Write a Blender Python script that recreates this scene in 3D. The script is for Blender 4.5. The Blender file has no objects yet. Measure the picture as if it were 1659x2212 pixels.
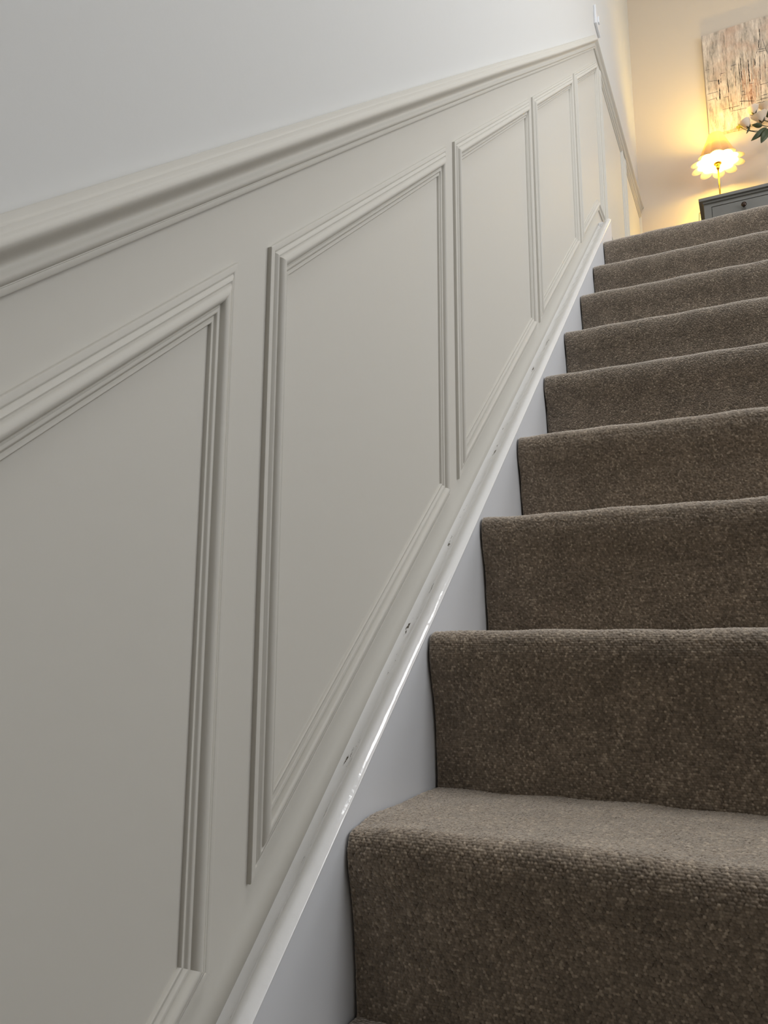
import bpy, bmesh, math, random
import numpy as np
from mathutils import Vector, Matrix

random.seed(7)
rng = np.random.default_rng(11)
SC = bpy.context.scene
COL = SC.collection

# ------------------------------------------------------------------ camera
cam_d = bpy.data.cameras.new('camera')
cam = bpy.data.objects.new('camera', cam_d)
COL.objects.link(cam)
YAW, PITCH, ROLL = 0.4564, 0.1804, 0.0036
_f = Vector((-math.sin(YAW)*math.cos(PITCH), math.cos(YAW)*math.cos(PITCH), math.sin(PITCH)))
_r = Vector((math.cos(YAW), math.sin(YAW), 0))
_u = _r.cross(_f)
_r2 = math.cos(ROLL)*_r + math.sin(ROLL)*_u
_u2 = -math.sin(ROLL)*_r + math.cos(ROLL)*_u
_m = Matrix((_r2, _u2, -_f)).transposed().to_4x4()
_m.translation = Vector((0.4364, -0.4928, 0.3574))
cam.matrix_world = _m
cam_d.sensor_fit = 'HORIZONTAL'
cam_d.sensor_width = 36.0
cam_d.lens = 36.0*1651.77/1659.0
cam_d.clip_start = 0.02
SC.camera = cam

# ------------------------------------------------------------------ world, lights, exposure
SC.view_settings.view_transform = 'Standard'
SC.view_settings.look = 'None'
SC.view_settings.exposure = 0.12
SC.view_settings.gamma = 1.0
SC.view_settings.use_curve_mapping = False
w = bpy.data.worlds.new('overcast_sky')
SC.world = w
w.use_nodes = True
w.node_tree.nodes['Background'].inputs['Color'].default_value = (0.80, 0.88, 1.0, 1)
w.node_tree.nodes['Background'].inputs['Strength'].default_value = 1.5

def area_light(name, loc, rot, sx, sy, power, color):
    d = bpy.data.lights.new(name, 'AREA')
    d.shape = 'RECTANGLE'; d.size = sx; d.size_y = sy
    d.energy = power; d.color = color
    o = bpy.data.objects.new(name, d)
    o.location = loc; o.rotation_euler = rot
    COL.objects.link(o)
    return o
# overhead daylight from an unseen roof window, placed to light treads and wall
area_light('overhead_daylight', (1.15, 0.40, 4.97), (0, 0, 0), 1.0, 1.3, 46, (1.0, 0.99, 0.975))
# side daylight from two unseen windows, added to fit the wall brightness
area_light('near_side_fill', (2.57, 0.35, 2.35), (0, math.radians(90), 0), 1.6, 1.0, 22, (1.0, 0.99, 0.975))
area_light('far_side_fill', (2.57, 1.95, 2.30), (0, math.radians(90), 0), 1.9, 1.3, 26, (1.0, 0.99, 0.975))

# ------------------------------------------------------------------ helpers
def lin(c):
    c = c/255.0
    return c/12.92 if c <= 0.04045 else ((c+0.055)/1.055)**2.4
def rgb(r, g, b): return (lin(r), lin(g), lin(b), 1.0)

def mat(name, base, rough=0.5, metal=0.0, bump=None, var=None, spec=0.5, coat=0.0, sheen=0.0):
    """bump=(scale, strength, distance); var=(scale, other colour, amount)"""
    m = bpy.data.materials.new(name); m.use_nodes = True
    nt = m.node_tree; b = nt.nodes['Principled BSDF']
    b.inputs['Base Color'].default_value = base
    b.inputs['Roughness'].default_value = rough
    b.inputs['Metallic'].default_value = metal
    b.inputs['Specular IOR Level'].default_value = spec
    b.inputs['Coat Weight'].default_value = coat
    b.inputs['Coat Roughness'].default_value = 0.12
    b.inputs['Sheen Weight'].default_value = sheen
    tc = nt.nodes.new('ShaderNodeTexCoord')
    if var:
        n = nt.nodes.new('ShaderNodeTexNoise'); n.inputs['Scale'].default_value = var[0]
        n.inputs['Detail'].default_value = 5
        nt.links.new(tc.outputs['Object'], n.inputs['Vector'])
        mr = nt.nodes.new('ShaderNodeMapRange'); mr.inputs['From Min'].default_value = 0.35; mr.inputs['From Max'].default_value = 0.65
        mr.inputs['To Max'].default_value = var[2]
        nt.links.new(n.outputs['Fac'], mr.inputs['Value'])
        mx = nt.nodes.new('ShaderNodeMix'); mx.data_type = 'RGBA'
        mx.inputs[6].default_value = base; mx.inputs[7].default_value = var[1]
        nt.links.new(mr.outputs['Result'], mx.inputs[0])
        nt.links.new(mx.outputs[2], b.inputs['Base Color'])
    if bump:
        n2 = nt.nodes.new('ShaderNodeTexNoise'); n2.inputs['Scale'].default_value = bump[0]
        n2.inputs['Detail'].default_value = 6
        nt.links.new(tc.outputs['Object'], n2.inputs['Vector'])
        bp = nt.nodes.new('ShaderNodeBump'); bp.inputs['Strength'].default_value = bump[1]; bp.inputs['Distance'].default_value = bump[2]
        nt.links.new(n2.outputs['Fac'], bp.inputs['Height'])
        nt.links.new(bp.outputs['Normal'], b.inputs['Normal'])
    return m

def obj(name, me, parent=None, material=None, smooth=False):
    o = bpy.data.objects.new(name, me); COL.objects.link(o)
    if parent is not None: o.parent = parent
    if material is not None and len(me.materials) == 0: me.materials.append(material)
    if smooth:
        me.polygons.foreach_set('use_smooth', [True]*len(me.polygons))
    return o

def mesh(name, verts, faces):
    me = bpy.data.meshes.new(name)
    me.from_pydata([tuple(map(float, v)) for v in verts], [], faces)
    me.update(); return me

def empty(name, loc=(0, 0, 0)):
    o = bpy.data.objects.new(name, None); o.location = loc
    o.empty_display_size = 0.05; COL.objects.link(o); return o

def tag(o, label=None, cat=None, group=None, kind=None):
    if label: o['label'] = label
    if cat: o['category'] = cat
    if group: o['group'] = group
    if kind: o['kind'] = kind
    return o

def box_bm(bm, x0, x1, y0, y1, z0, z1):
    v = [bm.verts.new(p) for p in ((x0,y0,z0),(x1,y0,z0),(x1,y1,z0),(x0,y1,z0),(x0,y0,z1),(x1,y0,z1),(x1,y1,z1),(x0,y1,z1))]
    for f in ((0,3,2,1),(4,5,6,7),(0,1,5,4),(1,2,6,5),(2,3,7,6),(3,0,4,7)): bm.faces.new([v[i] for i in f])

def boxes(name, lst, parent=None, material=None, bevel=0.0):
    bm = bmesh.new()
    for b in lst: box_bm(bm, *b)
    if bevel:
        bmesh.ops.bevel(bm, geom=list(bm.edges), offset=bevel, segments=2, affect='EDGES', profile=0.7)
    me = bpy.data.meshes.new(name); bm.to_mesh(me); bm.free()
    return obj(name, me, parent, material)

def lathe(name, prof, segs=32, parent=None, material=None, cap=True):
    """prof: list of (r, z)"""
    V = []; F = []
    for r, z in prof:
        for k in range(segs):
            a = 2*math.pi*k/segs; V.append((r*math.cos(a), r*math.sin(a), z))
    for i in range(len(prof)-1):
        for k in range(segs):
            k2 = (k+1) % segs
            F.append((i*segs+k, i*segs+k2, (i+1)*segs+k2, (i+1)*segs+k))
    if cap:
        F.append(tuple(reversed(range(segs)))); F.append(tuple((len(prof)-1)*segs+k for k in range(segs)))
    return obj(name, mesh(name, V, F), parent, material, True)

def tube(name, pts, r, parent=None, material=None, segs=8):
    pts = [Vector(p) for p in pts]; V = []; F = []
    rr = r if isinstance(r, (list, tuple)) else [r]*len(pts)
    up = Vector((0.13, 0.2, 0.97))
    for i, p in enumerate(pts):
        d = (pts[min(i+1, len(pts)-1)]-pts[max(i-1, 0)]).normalized()
        a = d.cross(up)
        if a.length < 1e-3: a = d.cross(Vector((1, 0, 0)))
        a.normalize(); b = d.cross(a)
        for k in range(segs):
            t = 2*math.pi*k/segs
            V.append(p+rr[i]*(math.cos(t)*a+math.sin(t)*b))
    for i in range(len(pts)-1):
        for k in range(segs):
            k2 = (k+1) % segs
            F.append((i*segs+k, i*segs+k2, (i+1)*segs+k2, (i+1)*segs+k))
    F.append(tuple(reversed(range(segs)))); F.append(tuple((len(pts)-1)*segs+k for k in range(segs)))
    return obj(name, mesh(name, V, F), parent, material, True)

def smooth_curve(pts, n=6):
    """Catmull-Rom through pts"""
    P = [Vector(p) for p in pts]; out = []
    for i in range(len(P)-1):
        p0 = P[max(i-1, 0)]; p1 = P[i]; p2 = P[i+1]; p3 = P[min(i+2, len(P)-1)]
        for k in range(n):
            t = k/n
            out.append(0.5*((2*p1)+(p2-p0)*t+(2*p0-5*p1+4*p2-p3)*t*t+(3*p1-p0-3*p2+p3)*t**3))
    out.append(P[-1]); return out

# ------------------------------------------------------------------ materials
M = {}
M['upper_wall'] = mat('matt_white_wall_paint', rgb(208, 208, 206), 0.85, bump=(60, 0.10, 0.002))
M['landing_wall'] = mat('lamp_tinted_wall_paint', rgb(218, 205, 188), 0.85, bump=(60, 0.10, 0.002))  # same paint as the upper wall, landing's dim warm light put into the colour
M['wainscot'] = mat('eggshell_warm_grey_paint', rgb(201, 198, 190), 0.6, bump=(35, 0.10, 0.003), spec=0.25)
M['gloss'] = mat('white_gloss_paint', rgb(233, 234, 236), 0.16, bump=(55, 0.22, 0.003), spec=0.6)
M['string_paint'] = mat('white_satin_paint', rgb(214, 216, 220), 0.38, bump=(30, 0.12, 0.002))
M['ceiling'] = mat('ceiling_white', rgb(235, 235, 232), 0.9, bump=(80, 0.05, 0.001))
M['frame'] = mat('white_window_frame', rgb(230, 230, 230), 0.35, bump=(40, 0.05, 0.001))
M['switch'] = mat('white_plastic', rgb(226, 229, 234), 0.25, bump=(90, 0.02, 0.0005))
M['chest'] = mat('grey_furniture_paint', rgb(106, 106, 102), 0.45, bump=(45, 0.08, 0.001), var=(14, rgb(98, 98, 95), 0.6))
M['chest_gap'] = mat('dark_gap', rgb(40, 38, 36), 0.9, bump=(50, 0.1, 0.001))
M['bronze'] = mat('dark_bronze', rgb(62, 48, 40), 0.32, 0.6, bump=(90, 0.05, 0.0005))
M['brass'] = mat('brass', rgb(225, 178, 78), 0.22, 1.0, bump=(120, 0.03, 0.0003))
M['cable'] = mat('cable_grey', rgb(120, 112, 100), 0.5, bump=(90, 0.02, 0.0003))
M['ink'] = mat('black_ink', rgb(24, 20, 20), 0.7, bump=(90, 0.1, 0.0003))
M['brown_wash'] = mat('brown_wash', rgb(158, 112, 88), 0.8, bump=(90, 0.1, 0.0003), var=(60, rgb(196, 160, 138), 0.9))
M['grey_wash'] = mat('grey_wash', rgb(146, 136, 126), 0.8, bump=(90, 0.1, 0.0003), var=(50, rgb(186, 174, 160), 0.9))
M['stem'] = mat('dark_green_stem', rgb(58, 62, 40), 0.6, bump=(60, 0.1, 0.001))
M['leaf'] = mat('dark_green_leaf', rgb(62, 72, 38), 0.45, bump=(70, 0.25, 0.001), var=(40, rgb(44, 52, 28), 0.7))
M['yellow'] = mat('yellow_petal', rgb(248, 222, 60), 0.5, bump=(70, 0.15, 0.0006))
M['vase'] = mat('white_ceramic', rgb(226, 222, 214), 0.18, bump=(20, 0.03, 0.001))
M['hall_wall'] = mat('taupe_hall_wall_paint', rgb(128, 120, 110), 0.85, bump=(60, 0.1, 0.002))
M['hall_floor'] = mat('dark_oak_floor', rgb(104, 84, 64), 0.35, bump=(20, 0.05, 0.001))
M['core'] = mat('softwood_carcass', rgb(150, 120, 86), 0.7, bump=(25, 0.2, 0.001))

# canvas: pale streaky abstract wash
def canvas_mat():
    m = bpy.data.materials.new('canvas_paint'); m.use_nodes = True
    nt = m.node_tree; b = nt.nodes['Principled BSDF']; b.inputs['Roughness'].default_value = 0.8
    tc = nt.nodes.new('ShaderNodeTexCoord')
    mp = nt.nodes.new('ShaderNodeMapping'); mp.inputs['Scale'].default_value = (34, 34, 7)
    nt.links.new(tc.outputs['Object'], mp.inputs['Vector'])
    n = nt.nodes.new('ShaderNodeTexNoise'); n.inputs['Scale'].default_value = 1.6; n.inputs['Detail'].default_value = 8; n.inputs['Roughness'].default_value = 0.7
    nt.links.new(mp.outputs['Vector'], n.inputs['Vector'])
    cr = nt.nodes.new('ShaderNodeValToRGB'); e = cr.color_ramp.elements
    e[0].position = 0.36; e[0].color = rgb(146, 139, 132)
    e[1].position = 0.64; e[1].color = rgb(226, 216, 204)
    x = cr.color_ramp.elements.new(0.45); x.color = rgb(184, 174, 164)
    x = cr.color_ramp.elements.new(0.55); x.color = rgb(206, 194, 184)
    nt.links.new(n.outputs['Fac'], cr.inputs['Fac'])
    n2 = nt.nodes.new('ShaderNodeTexNoise'); n2.inputs['Scale'].default_value = 7.0; n2.inputs['Detail'].default_value = 3
    nt.links.new(tc.outputs['Object'], n2.inputs['Vector'])
    mr = nt.nodes.new('ShaderNodeMapRange'); mr.inputs['From Min'].default_value = 0.52; mr.inputs['From Max'].default_value = 0.68; mr.inputs['To Max'].default_value = 0.5
    nt.links.new(n2.outputs['Fac'], mr.inputs['Value'])
    mx = nt.nodes.new('ShaderNodeMix'); mx.data_type = 'RGBA'; mx.inputs[7].default_value = rgb(190, 152, 130)
    nt.links.new(mr.outputs['Result'], mx.inputs[0]); nt.links.new(cr.outputs['Color'], mx.inputs[6])
    nt.links.new(mx.outputs[2], b.inputs['Base Color'])
    bp = nt.nodes.new('ShaderNodeBump'); bp.inputs['Strength'].default_value = 0.3; bp.inputs['Distance'].default_value = 0.001
    nt.links.new(n.outputs['Fac'], bp.inputs['Height']); nt.links.new(bp.outputs['Normal'], b.inputs['Normal'])
    return m
M['canvas'] = canvas_mat()

# gloss paint of the string capping: paint chips, grime specks
def cap_mat():
    m = mat('chipped_gloss_paint', rgb(236, 236, 236), 0.09, spec=0.6)
    nt = m.node_tree; b = nt.nodes['Principled BSDF']
    tc = nt.nodes.new('ShaderNodeTexCoord')
    n = nt.nodes.new('ShaderNodeTexNoise'); n.inputs['Scale'].default_value = 48; n.inputs['Detail'].default_value = 9; n.inputs['Roughness'].default_value = 0.72
    m1 = nt.nodes.new('ShaderNodeMapping'); m1.inputs['Rotation'].default_value = (-0.7212, 0, 0)   # along the slope
    m2 = nt.nodes.new('ShaderNodeMapping'); m2.inputs['Scale'].default_value = (1.6, 0.35, 1.6)
    nt.links.new(tc.outputs['Object'], m1.inputs['Vector']); nt.links.new(m1.outputs['Vector'], m2.inputs['Vector'])
    nt.links.new(m2.outputs['Vector'], n.inputs['Vector'])
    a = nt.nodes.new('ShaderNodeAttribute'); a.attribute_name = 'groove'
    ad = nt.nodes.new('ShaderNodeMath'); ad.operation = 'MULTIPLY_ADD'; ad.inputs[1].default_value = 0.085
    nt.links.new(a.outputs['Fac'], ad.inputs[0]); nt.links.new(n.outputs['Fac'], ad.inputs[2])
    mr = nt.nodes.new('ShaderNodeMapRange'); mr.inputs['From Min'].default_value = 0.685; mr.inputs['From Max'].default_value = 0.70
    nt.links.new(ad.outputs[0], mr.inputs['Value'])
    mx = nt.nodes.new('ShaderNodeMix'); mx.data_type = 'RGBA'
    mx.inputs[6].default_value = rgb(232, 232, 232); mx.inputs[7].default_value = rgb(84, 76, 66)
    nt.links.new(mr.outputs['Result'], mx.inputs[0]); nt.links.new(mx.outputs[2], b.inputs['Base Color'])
    n3 = nt.nodes.new('ShaderNodeTexNoise'); n3.inputs['Scale'].default_value = 70; n3.inputs['Detail'].default_value = 3
    nt.links.new(tc.outputs['Object'], n3.inputs['Vector'])
    bp = nt.nodes.new('ShaderNodeBump'); bp.inputs['Strength'].default_value = 0.16; bp.inputs['Distance'].default_value = 0.002
    nt.links.new(n3.outputs['Fac'], bp.inputs['Height']); nt.links.new(bp.outputs['Normal'], b.inputs['Normal'])
    return m
M['cap'] = cap_mat()

def carpet_mat(name, fine):
    m = bpy.data.materials.new(name); m.use_nodes = True
    nt = m.node_tree; b = nt.nodes['Principled BSDF']
    b.inputs['Roughness'].default_value = 1.0
    b.inputs['Specular IOR Level'].default_value = 0.15
    b.inputs['Sheen Weight'].default_value = 1.0
    b.inputs['Sheen Roughness'].default_value = 0.55
    b.inputs['Sheen Tint'].default_value = (1.0, 0.93, 0.85, 1)
    tc = nt.nodes.new('ShaderNodeTexCoord')
    v = nt.nodes.new('ShaderNodeTexVoronoi'); v.inputs['Scale'].default_value = 350
    nt.links.new(tc.outputs['Object'], v.inputs['Vector'])
    if fine:
        a = nt.nodes.new('ShaderNodeAttribute'); a.attribute_name = 'tuft'; fac = a.outputs['Fac']
    else:
        sp = nt.nodes.new('ShaderNodeSeparateColor'); nt.links.new(v.outputs['Color'], sp.inputs['Color']); fac = sp.outputs['Red']
    cr = nt.nodes.new('ShaderNodeValToRGB'); e = cr.color_ramp.elements
    e[0].position = 0.0; e[0].color = CARPET[0]
    e[1].position = 1.0; e[1].color = CARPET[3]
    x = e.new(0.40); x.color = CARPET[1]
    x = e.new(0.80); x.color = CARPET[2]
    nt.links.new(fac, cr.inputs['Fac'])
    # slow mottling: reddish and greenish yarn patches
    n = nt.nodes.new('ShaderNodeTexNoise'); n.inputs['Scale'].default_value = 22; n.inputs['Detail'].default_value = 6; n.inputs['Roughness'].default_value = 0.65
    nt.links.new(tc.outputs['Object'], n.inputs['Vector'])
    mr = nt.nodes.new('ShaderNodeMapRange'); mr.inputs['From Min'].default_value = 0.35; mr.inputs['From Max'].default_value = 0.65
    mr.inputs['To Min'].default_value = 0.80; mr.inputs['To Max'].default_value = 1.16
    nt.links.new(n.outputs['Fac'], mr.inputs['Value'])
    hs = nt.nodes.new('ShaderNodeMix'); hs.data_type = 'RGBA'; hs.blend_type = 'MULTIPLY'; hs.inputs[0].default_value = 1.0
    nt.links.new(cr.outputs['Color'], hs.inputs[6]); nt.links.new(mr.outputs['Result'], hs.inputs[7])
    # shade between the tufts put into the colour: gaps darkened, tops lifted
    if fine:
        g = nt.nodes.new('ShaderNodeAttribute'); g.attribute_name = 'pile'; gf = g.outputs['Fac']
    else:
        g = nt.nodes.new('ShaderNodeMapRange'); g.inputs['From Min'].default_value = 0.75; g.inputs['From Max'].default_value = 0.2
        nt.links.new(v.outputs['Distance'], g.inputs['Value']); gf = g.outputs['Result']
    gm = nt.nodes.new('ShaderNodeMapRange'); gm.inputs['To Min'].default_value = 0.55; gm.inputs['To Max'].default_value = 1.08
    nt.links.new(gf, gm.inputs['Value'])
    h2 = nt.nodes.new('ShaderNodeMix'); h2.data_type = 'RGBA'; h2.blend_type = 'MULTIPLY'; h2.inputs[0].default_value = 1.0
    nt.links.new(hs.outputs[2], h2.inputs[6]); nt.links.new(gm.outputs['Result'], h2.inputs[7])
    nt.links.new(h2.outputs[2], b.inputs['Base Color'])
    bp = nt.nodes.new('ShaderNodeBump')
    if fine:
        f = nt.nodes.new('ShaderNodeTexNoise'); f.inputs['Scale'].default_value = 1400; f.inputs['Detail'].default_value = 3
        nt.links.new(tc.outputs['Object'], f.inputs['Vector'])
        bp.inputs['Strength'].default_value = 0.5; bp.inputs['Distance'].default_value = 0.0005
        nt.links.new(f.outputs['Fac'], bp.inputs['Height'])
    else:
        inv = nt.nodes.new('ShaderNodeMath'); inv.operation = 'SUBTRACT'; inv.inputs[0].default_value = 1.0
        nt.links.new(v.outputs['Distance'], inv.inputs[1])
        bp.inputs['Strength'].default_value = 0.9; bp.inputs['Distance'].default_value = 0.0018
        nt.links.new(inv.outputs[0], bp.inputs['Height'])
    nt.links.new(bp.outputs['Normal'], b.inputs['Normal'])
    return m
CARPET = [rgb(110, 98, 85), rgb(132, 119, 104), rgb(146, 132, 116), rgb(184, 169, 150)]
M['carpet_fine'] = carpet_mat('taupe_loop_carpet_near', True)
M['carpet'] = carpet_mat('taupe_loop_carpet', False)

def translucent(name, col, trans_col, fac, bump_scale=60):
    m = bpy.data.materials.new(name); m.use_nodes = True
    nt = m.node_tree; out = nt.nodes['Material Output']; b = nt.nodes['Principled BSDF']
    b.inputs['Base Color'].default_value = col; b.inputs['Roughness'].default_value = 0.8
    tr = nt.nodes.new('ShaderNodeBsdfTranslucent'); tr.inputs['Color'].default_value = trans_col
    tc = nt.nodes.new('ShaderNodeTexCoord'); n = nt.nodes.new('ShaderNodeTexNoise'); n.inputs['Scale'].default_value = bump_scale
    nt.links.new(tc.outputs['Object'], n.inputs['Vector'])
    bp = nt.nodes.new('ShaderNodeBump'); bp.inputs['Strength'].default_value = 0.2; bp.inputs['Distance'].default_value = 0.0008
    nt.links.new(n.outputs['Fac'], bp.inputs['Height']); nt.links.new(bp.outputs['Normal'], b.inputs['Normal'])
    mx = nt.nodes.new('ShaderNodeMixShader'); mx.inputs[0].default_value = fac
    nt.links.new(b.outputs[0], mx.inputs[1]); nt.links.new(tr.outputs[0], mx.inputs[2]); nt.links.new(mx.outputs[0], out.inputs['Surface'])
    return m
M['shade'] = translucent('lamp_shade_linen', rgb(226, 200, 172), rgb(255, 214, 130), 0.012, 160)
M['rose'] = translucent('white_rose_petal', rgb(238, 228, 214), rgb(250, 230, 190), 0.30)
def shade_side_tint(m):  # inside whitened, outside browned: light and shade put into the colour
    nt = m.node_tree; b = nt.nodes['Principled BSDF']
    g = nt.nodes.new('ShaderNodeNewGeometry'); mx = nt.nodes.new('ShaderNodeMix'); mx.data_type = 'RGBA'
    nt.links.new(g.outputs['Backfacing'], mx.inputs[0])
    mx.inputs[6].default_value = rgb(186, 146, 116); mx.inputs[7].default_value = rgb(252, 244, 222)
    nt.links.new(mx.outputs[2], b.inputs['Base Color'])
shade_side_tint(M['shade'])
mb = bpy.data.materials.new('glowing_bulb'); mb.use_nodes = True
mb.node_tree.nodes['Principled BSDF'].inputs['Base Color'].default_value = (1, 0.9, 0.7, 1)
mb.node_tree.nodes['Principled BSDF'].inputs['Emission Color'].default_value = (1, 0.66, 0.13, 1)
mb.node_tree.nodes['Principled BSDF'].inputs['Emission Strength'].default_value = 1100
_n = mb.node_tree.nodes.new('ShaderNodeTexNoise')
_b = mb.node_tree.nodes.new('ShaderNodeBump'); _b.inputs['Strength'].default_value = 0.02
mb.node_tree.links.new(_n.outputs['Fac'], _b.inputs['Height'])
mb.node_tree.links.new(_b.outputs['Normal'], mb.node_tree.nodes['Principled BSDF'].inputs['Normal'])
M['bulb'] = mb
mt_ = mb.copy(); mt_.name = 'added_glow_tube'; mt_.node_tree.nodes['Principled BSDF'].inputs['Emission Strength'].default_value = 230
M['tube'] = mt_
mg = mat('window_glass', (1, 1, 1, 1), 0.02); mg.node_tree.nodes['Principled BSDF'].inputs['Transmission Weight'].default_value = 1.0
M['glass'] = mg

# ------------------------------------------------------------------ main dimensions
SLOPE = 0.8791           # rise / going
YF = 3.600               # far wall of the landing
YB = -2.60               # wall behind the camera
XR = 2.60                # right wall
ZC = 5.00                # ceiling
ZL = 1.739               # landing floor
ZH = -0.955              # hall floor
XS = 0.0488              # left edge of stair carpet
XW = 0.90                # right edge of stairs
def st(h, y): return h + SLOPE*y

DADO_T = [(-2.60, st(0.808, -2.60)), (0.35, st(0.808, 0.35)), (0.95, st(0.8045, 0.95)), (1.55, st(0.797, 1.55)), (2.275, 2.793), (YF, 2.793)]
def dado_top(y):
    for (a, za), (b, zb) in zip(DADO_T[:-1], DADO_T[1:]):
        if y <= b: return za+(zb-za)*(y-a)/(b-a)
    return DADO_T[-1][1]

# walls ------------------------------------------------------------
# left wall: plaster above the dado, painted panelling board below; both solid
ys = [p[0] for p in DADO_T]
def wall_strip(name, lo, hi, material, parent=None):
    V = []; F = []
    for y in ys:
        for x in (-0.10, 0.0):
            V.append((x, y, lo(y))); V.append((x, y, hi(y)))
    for i in range(len(ys)-1):
        a = i*4; b = a+4
        F += [(a+2, b+2, b+3, a+3), (b, a, a+1, b+1), (a+1, a+3, b+3, b+1), (a, b, b+2, a+2)]
    F += [(0, 2, 3, 1), (a+4, a+5, a+7, a+6)]
    return obj(name, mesh(name, V, F), parent, material)
wl = wall_strip('wall_left', lambda y: dado_top(y)-0.02, lambda y: ZC, M['upper_wall'])
tag(wl, 'matt white wall rising above the dado rail on the left', 'wall', kind='structure')
wc = wall_strip('wainscot_board', lambda y: ZH-0.1, lambda y: dado_top(y)-0.021, M['wainscot'], wl)
wc['label'] = 'warm grey painted wainscot below the dado rail'

wf = boxes('wall_back', [(-0.1, XR+0.1, YF, YF+0.1, ZH, ZC)], None, M['landing_wall'])
tag(wf, 'white, lamp-tinted far wall of the landing behind the lit lamp', 'wall', kind='structure')
wr = boxes('wall_right', [(XR, XR+0.1, YB, -0.30, ZH, ZC), (XR, XR+0.1, 0.90, 1.25, ZH, ZC), (XR, XR+0.1, 2.65, YF, ZH, ZC),
                          (XR, XR+0.1, -0.30, 0.90, ZH, 0.60), (XR, XR+0.1, -0.30, 0.90, 3.20, ZC), (XR, XR+0.1, 1.25, 2.65, ZH, 1.30), (XR, XR+0.1, 1.25, 2.65, 3.30, ZC)], None, M['upper_wall'])
tag(wr, 'plain white wall on the right of the stairwell, out of view', 'wall', kind='structure')
for num, (wy0, wy1, wz0, wz1) in ((2, (-0.30, 0.90, 0.60, 3.20)), (3, (1.25, 2.65, 1.30, 3.30))):
    w2 = boxes('window_%d' % num, [(XR+0.02, XR+0.08, wy0, wy0+0.06, wz0, wz1), (XR+0.02, XR+0.08, wy1-0.06, wy1, wz0, wz1), (XR+0.02, XR+0.08, wy0+0.06, wy1-0.06, wz0, wz0+0.06),
                            (XR+0.02, XR+0.08, wy0+0.06, wy1-0.06, wz1-0.06, wz1), (XR+0.02, XR+0.08, wy0+0.06, wy1-0.06, (wz0+wz1)/2-0.03, (wz0+wz1)/2+0.03)], None, M['frame'])
    tag(w2, 'added white framed tall window in the right wall, %s the stairs, out of view' % ('beside the foot of' if num == 2 else 'beside the top of'), 'window', kind='structure')
    for a, b in ((wz0+0.06, (wz0+wz1)/2-0.03), ((wz0+wz1)/2+0.03, wz1-0.06)):
        boxes('window_pane', [(XR+0.048, XR+0.053, wy0+0.06, wy1-0.06, a, b)], w2, M['glass'])
wb = boxes('wall_front', [(-0.1, XR+0.1, YB-0.1, YB, ZH-0.1, ZC)], None, M['hall_wall'])
tag(wb, 'plain taupe wall behind the camera', 'wall', kind='structure')
hx0, hx1, hy0, hy1 = 0.60, 1.70, -0.45, 1.05
ce = boxes('ceiling', [(-0.1, hx0, YB, YF, ZC, ZC+0.12), (hx1, XR+0.1, YB, YF, ZC, ZC+0.12),
                       (hx0, hx1, YB, hy0, ZC, ZC+0.12), (hx0, hx1, hy1, YF, ZC, ZC+0.12)], None, M['ceiling'])
tag(ce, 'white ceiling with an unseen roof window above the stairs', 'ceiling', kind='structure')
wi = boxes('window_1', [(hx0, hx0+0.05, hy0, hy1, ZC, ZC+0.10), (hx1-0.05, hx1, hy0, hy1, ZC, ZC+0.10),
                        (hx0+0.05, hx1-0.05, hy0, hy0+0.05, ZC, ZC+0.10), (hx0+0.05, hx1-0.05, hy1-0.05, hy1, ZC, ZC+0.10)], None, M['frame'])
tag(wi, 'unseen white framed roof window above the stairs', 'window', kind='structure')
boxes('window_pane', [(hx0+0.05, hx1-0.05, hy0+0.05, hy1-0.05, ZC+0.06, ZC+0.066)], wi, M['glass'])
fl = boxes('floor', [(0.0, XR, YB, YF, ZH-0.1, ZH)], None, M['hall_floor'])
tag(fl, 'hall floor at the foot of the stairs', 'floor', kind='structure')

# ------------------------------------------------------------------ mouldings swept along the wall
def sweep(path, prof, closed=False, wall_x=0.0):
    """path: (y, z) list in the wall plane, prof: (u, h): u to the right-hand side of the travel direction (mitred), h out of the wall.
    Returns a list of segments, each (ringA, ringB)."""
    n = len(path); P = [Vector(p) for p in path]
    def nrm(a, b):
        d = (b-a).normalized(); return Vector((d.y, -d.x))
    mit = []
    for i in range(n):
        if closed or 0 < i < n-1:
            n1 = nrm(P[i-1], P[i]); n2 = nrm(P[i], P[(i+1) % n])
            mm = (n1+n2); mm = mm/(mm.dot(n1))
        elif i == 0: mm = nrm(P[0], P[1])
        else: mm = nrm(P[-2], P[-1])
        mit.append(mm)
    def ring(i):
        return [(wall_x+h, P[i].x+u*mit[i].x, P[i].y+u*mit[i].y) for u, h in prof]
    segs = []
    for i in range(n if closed else n-1):
        segs.append((ring(i), ring((i+1) % n)))
    return segs

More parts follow.
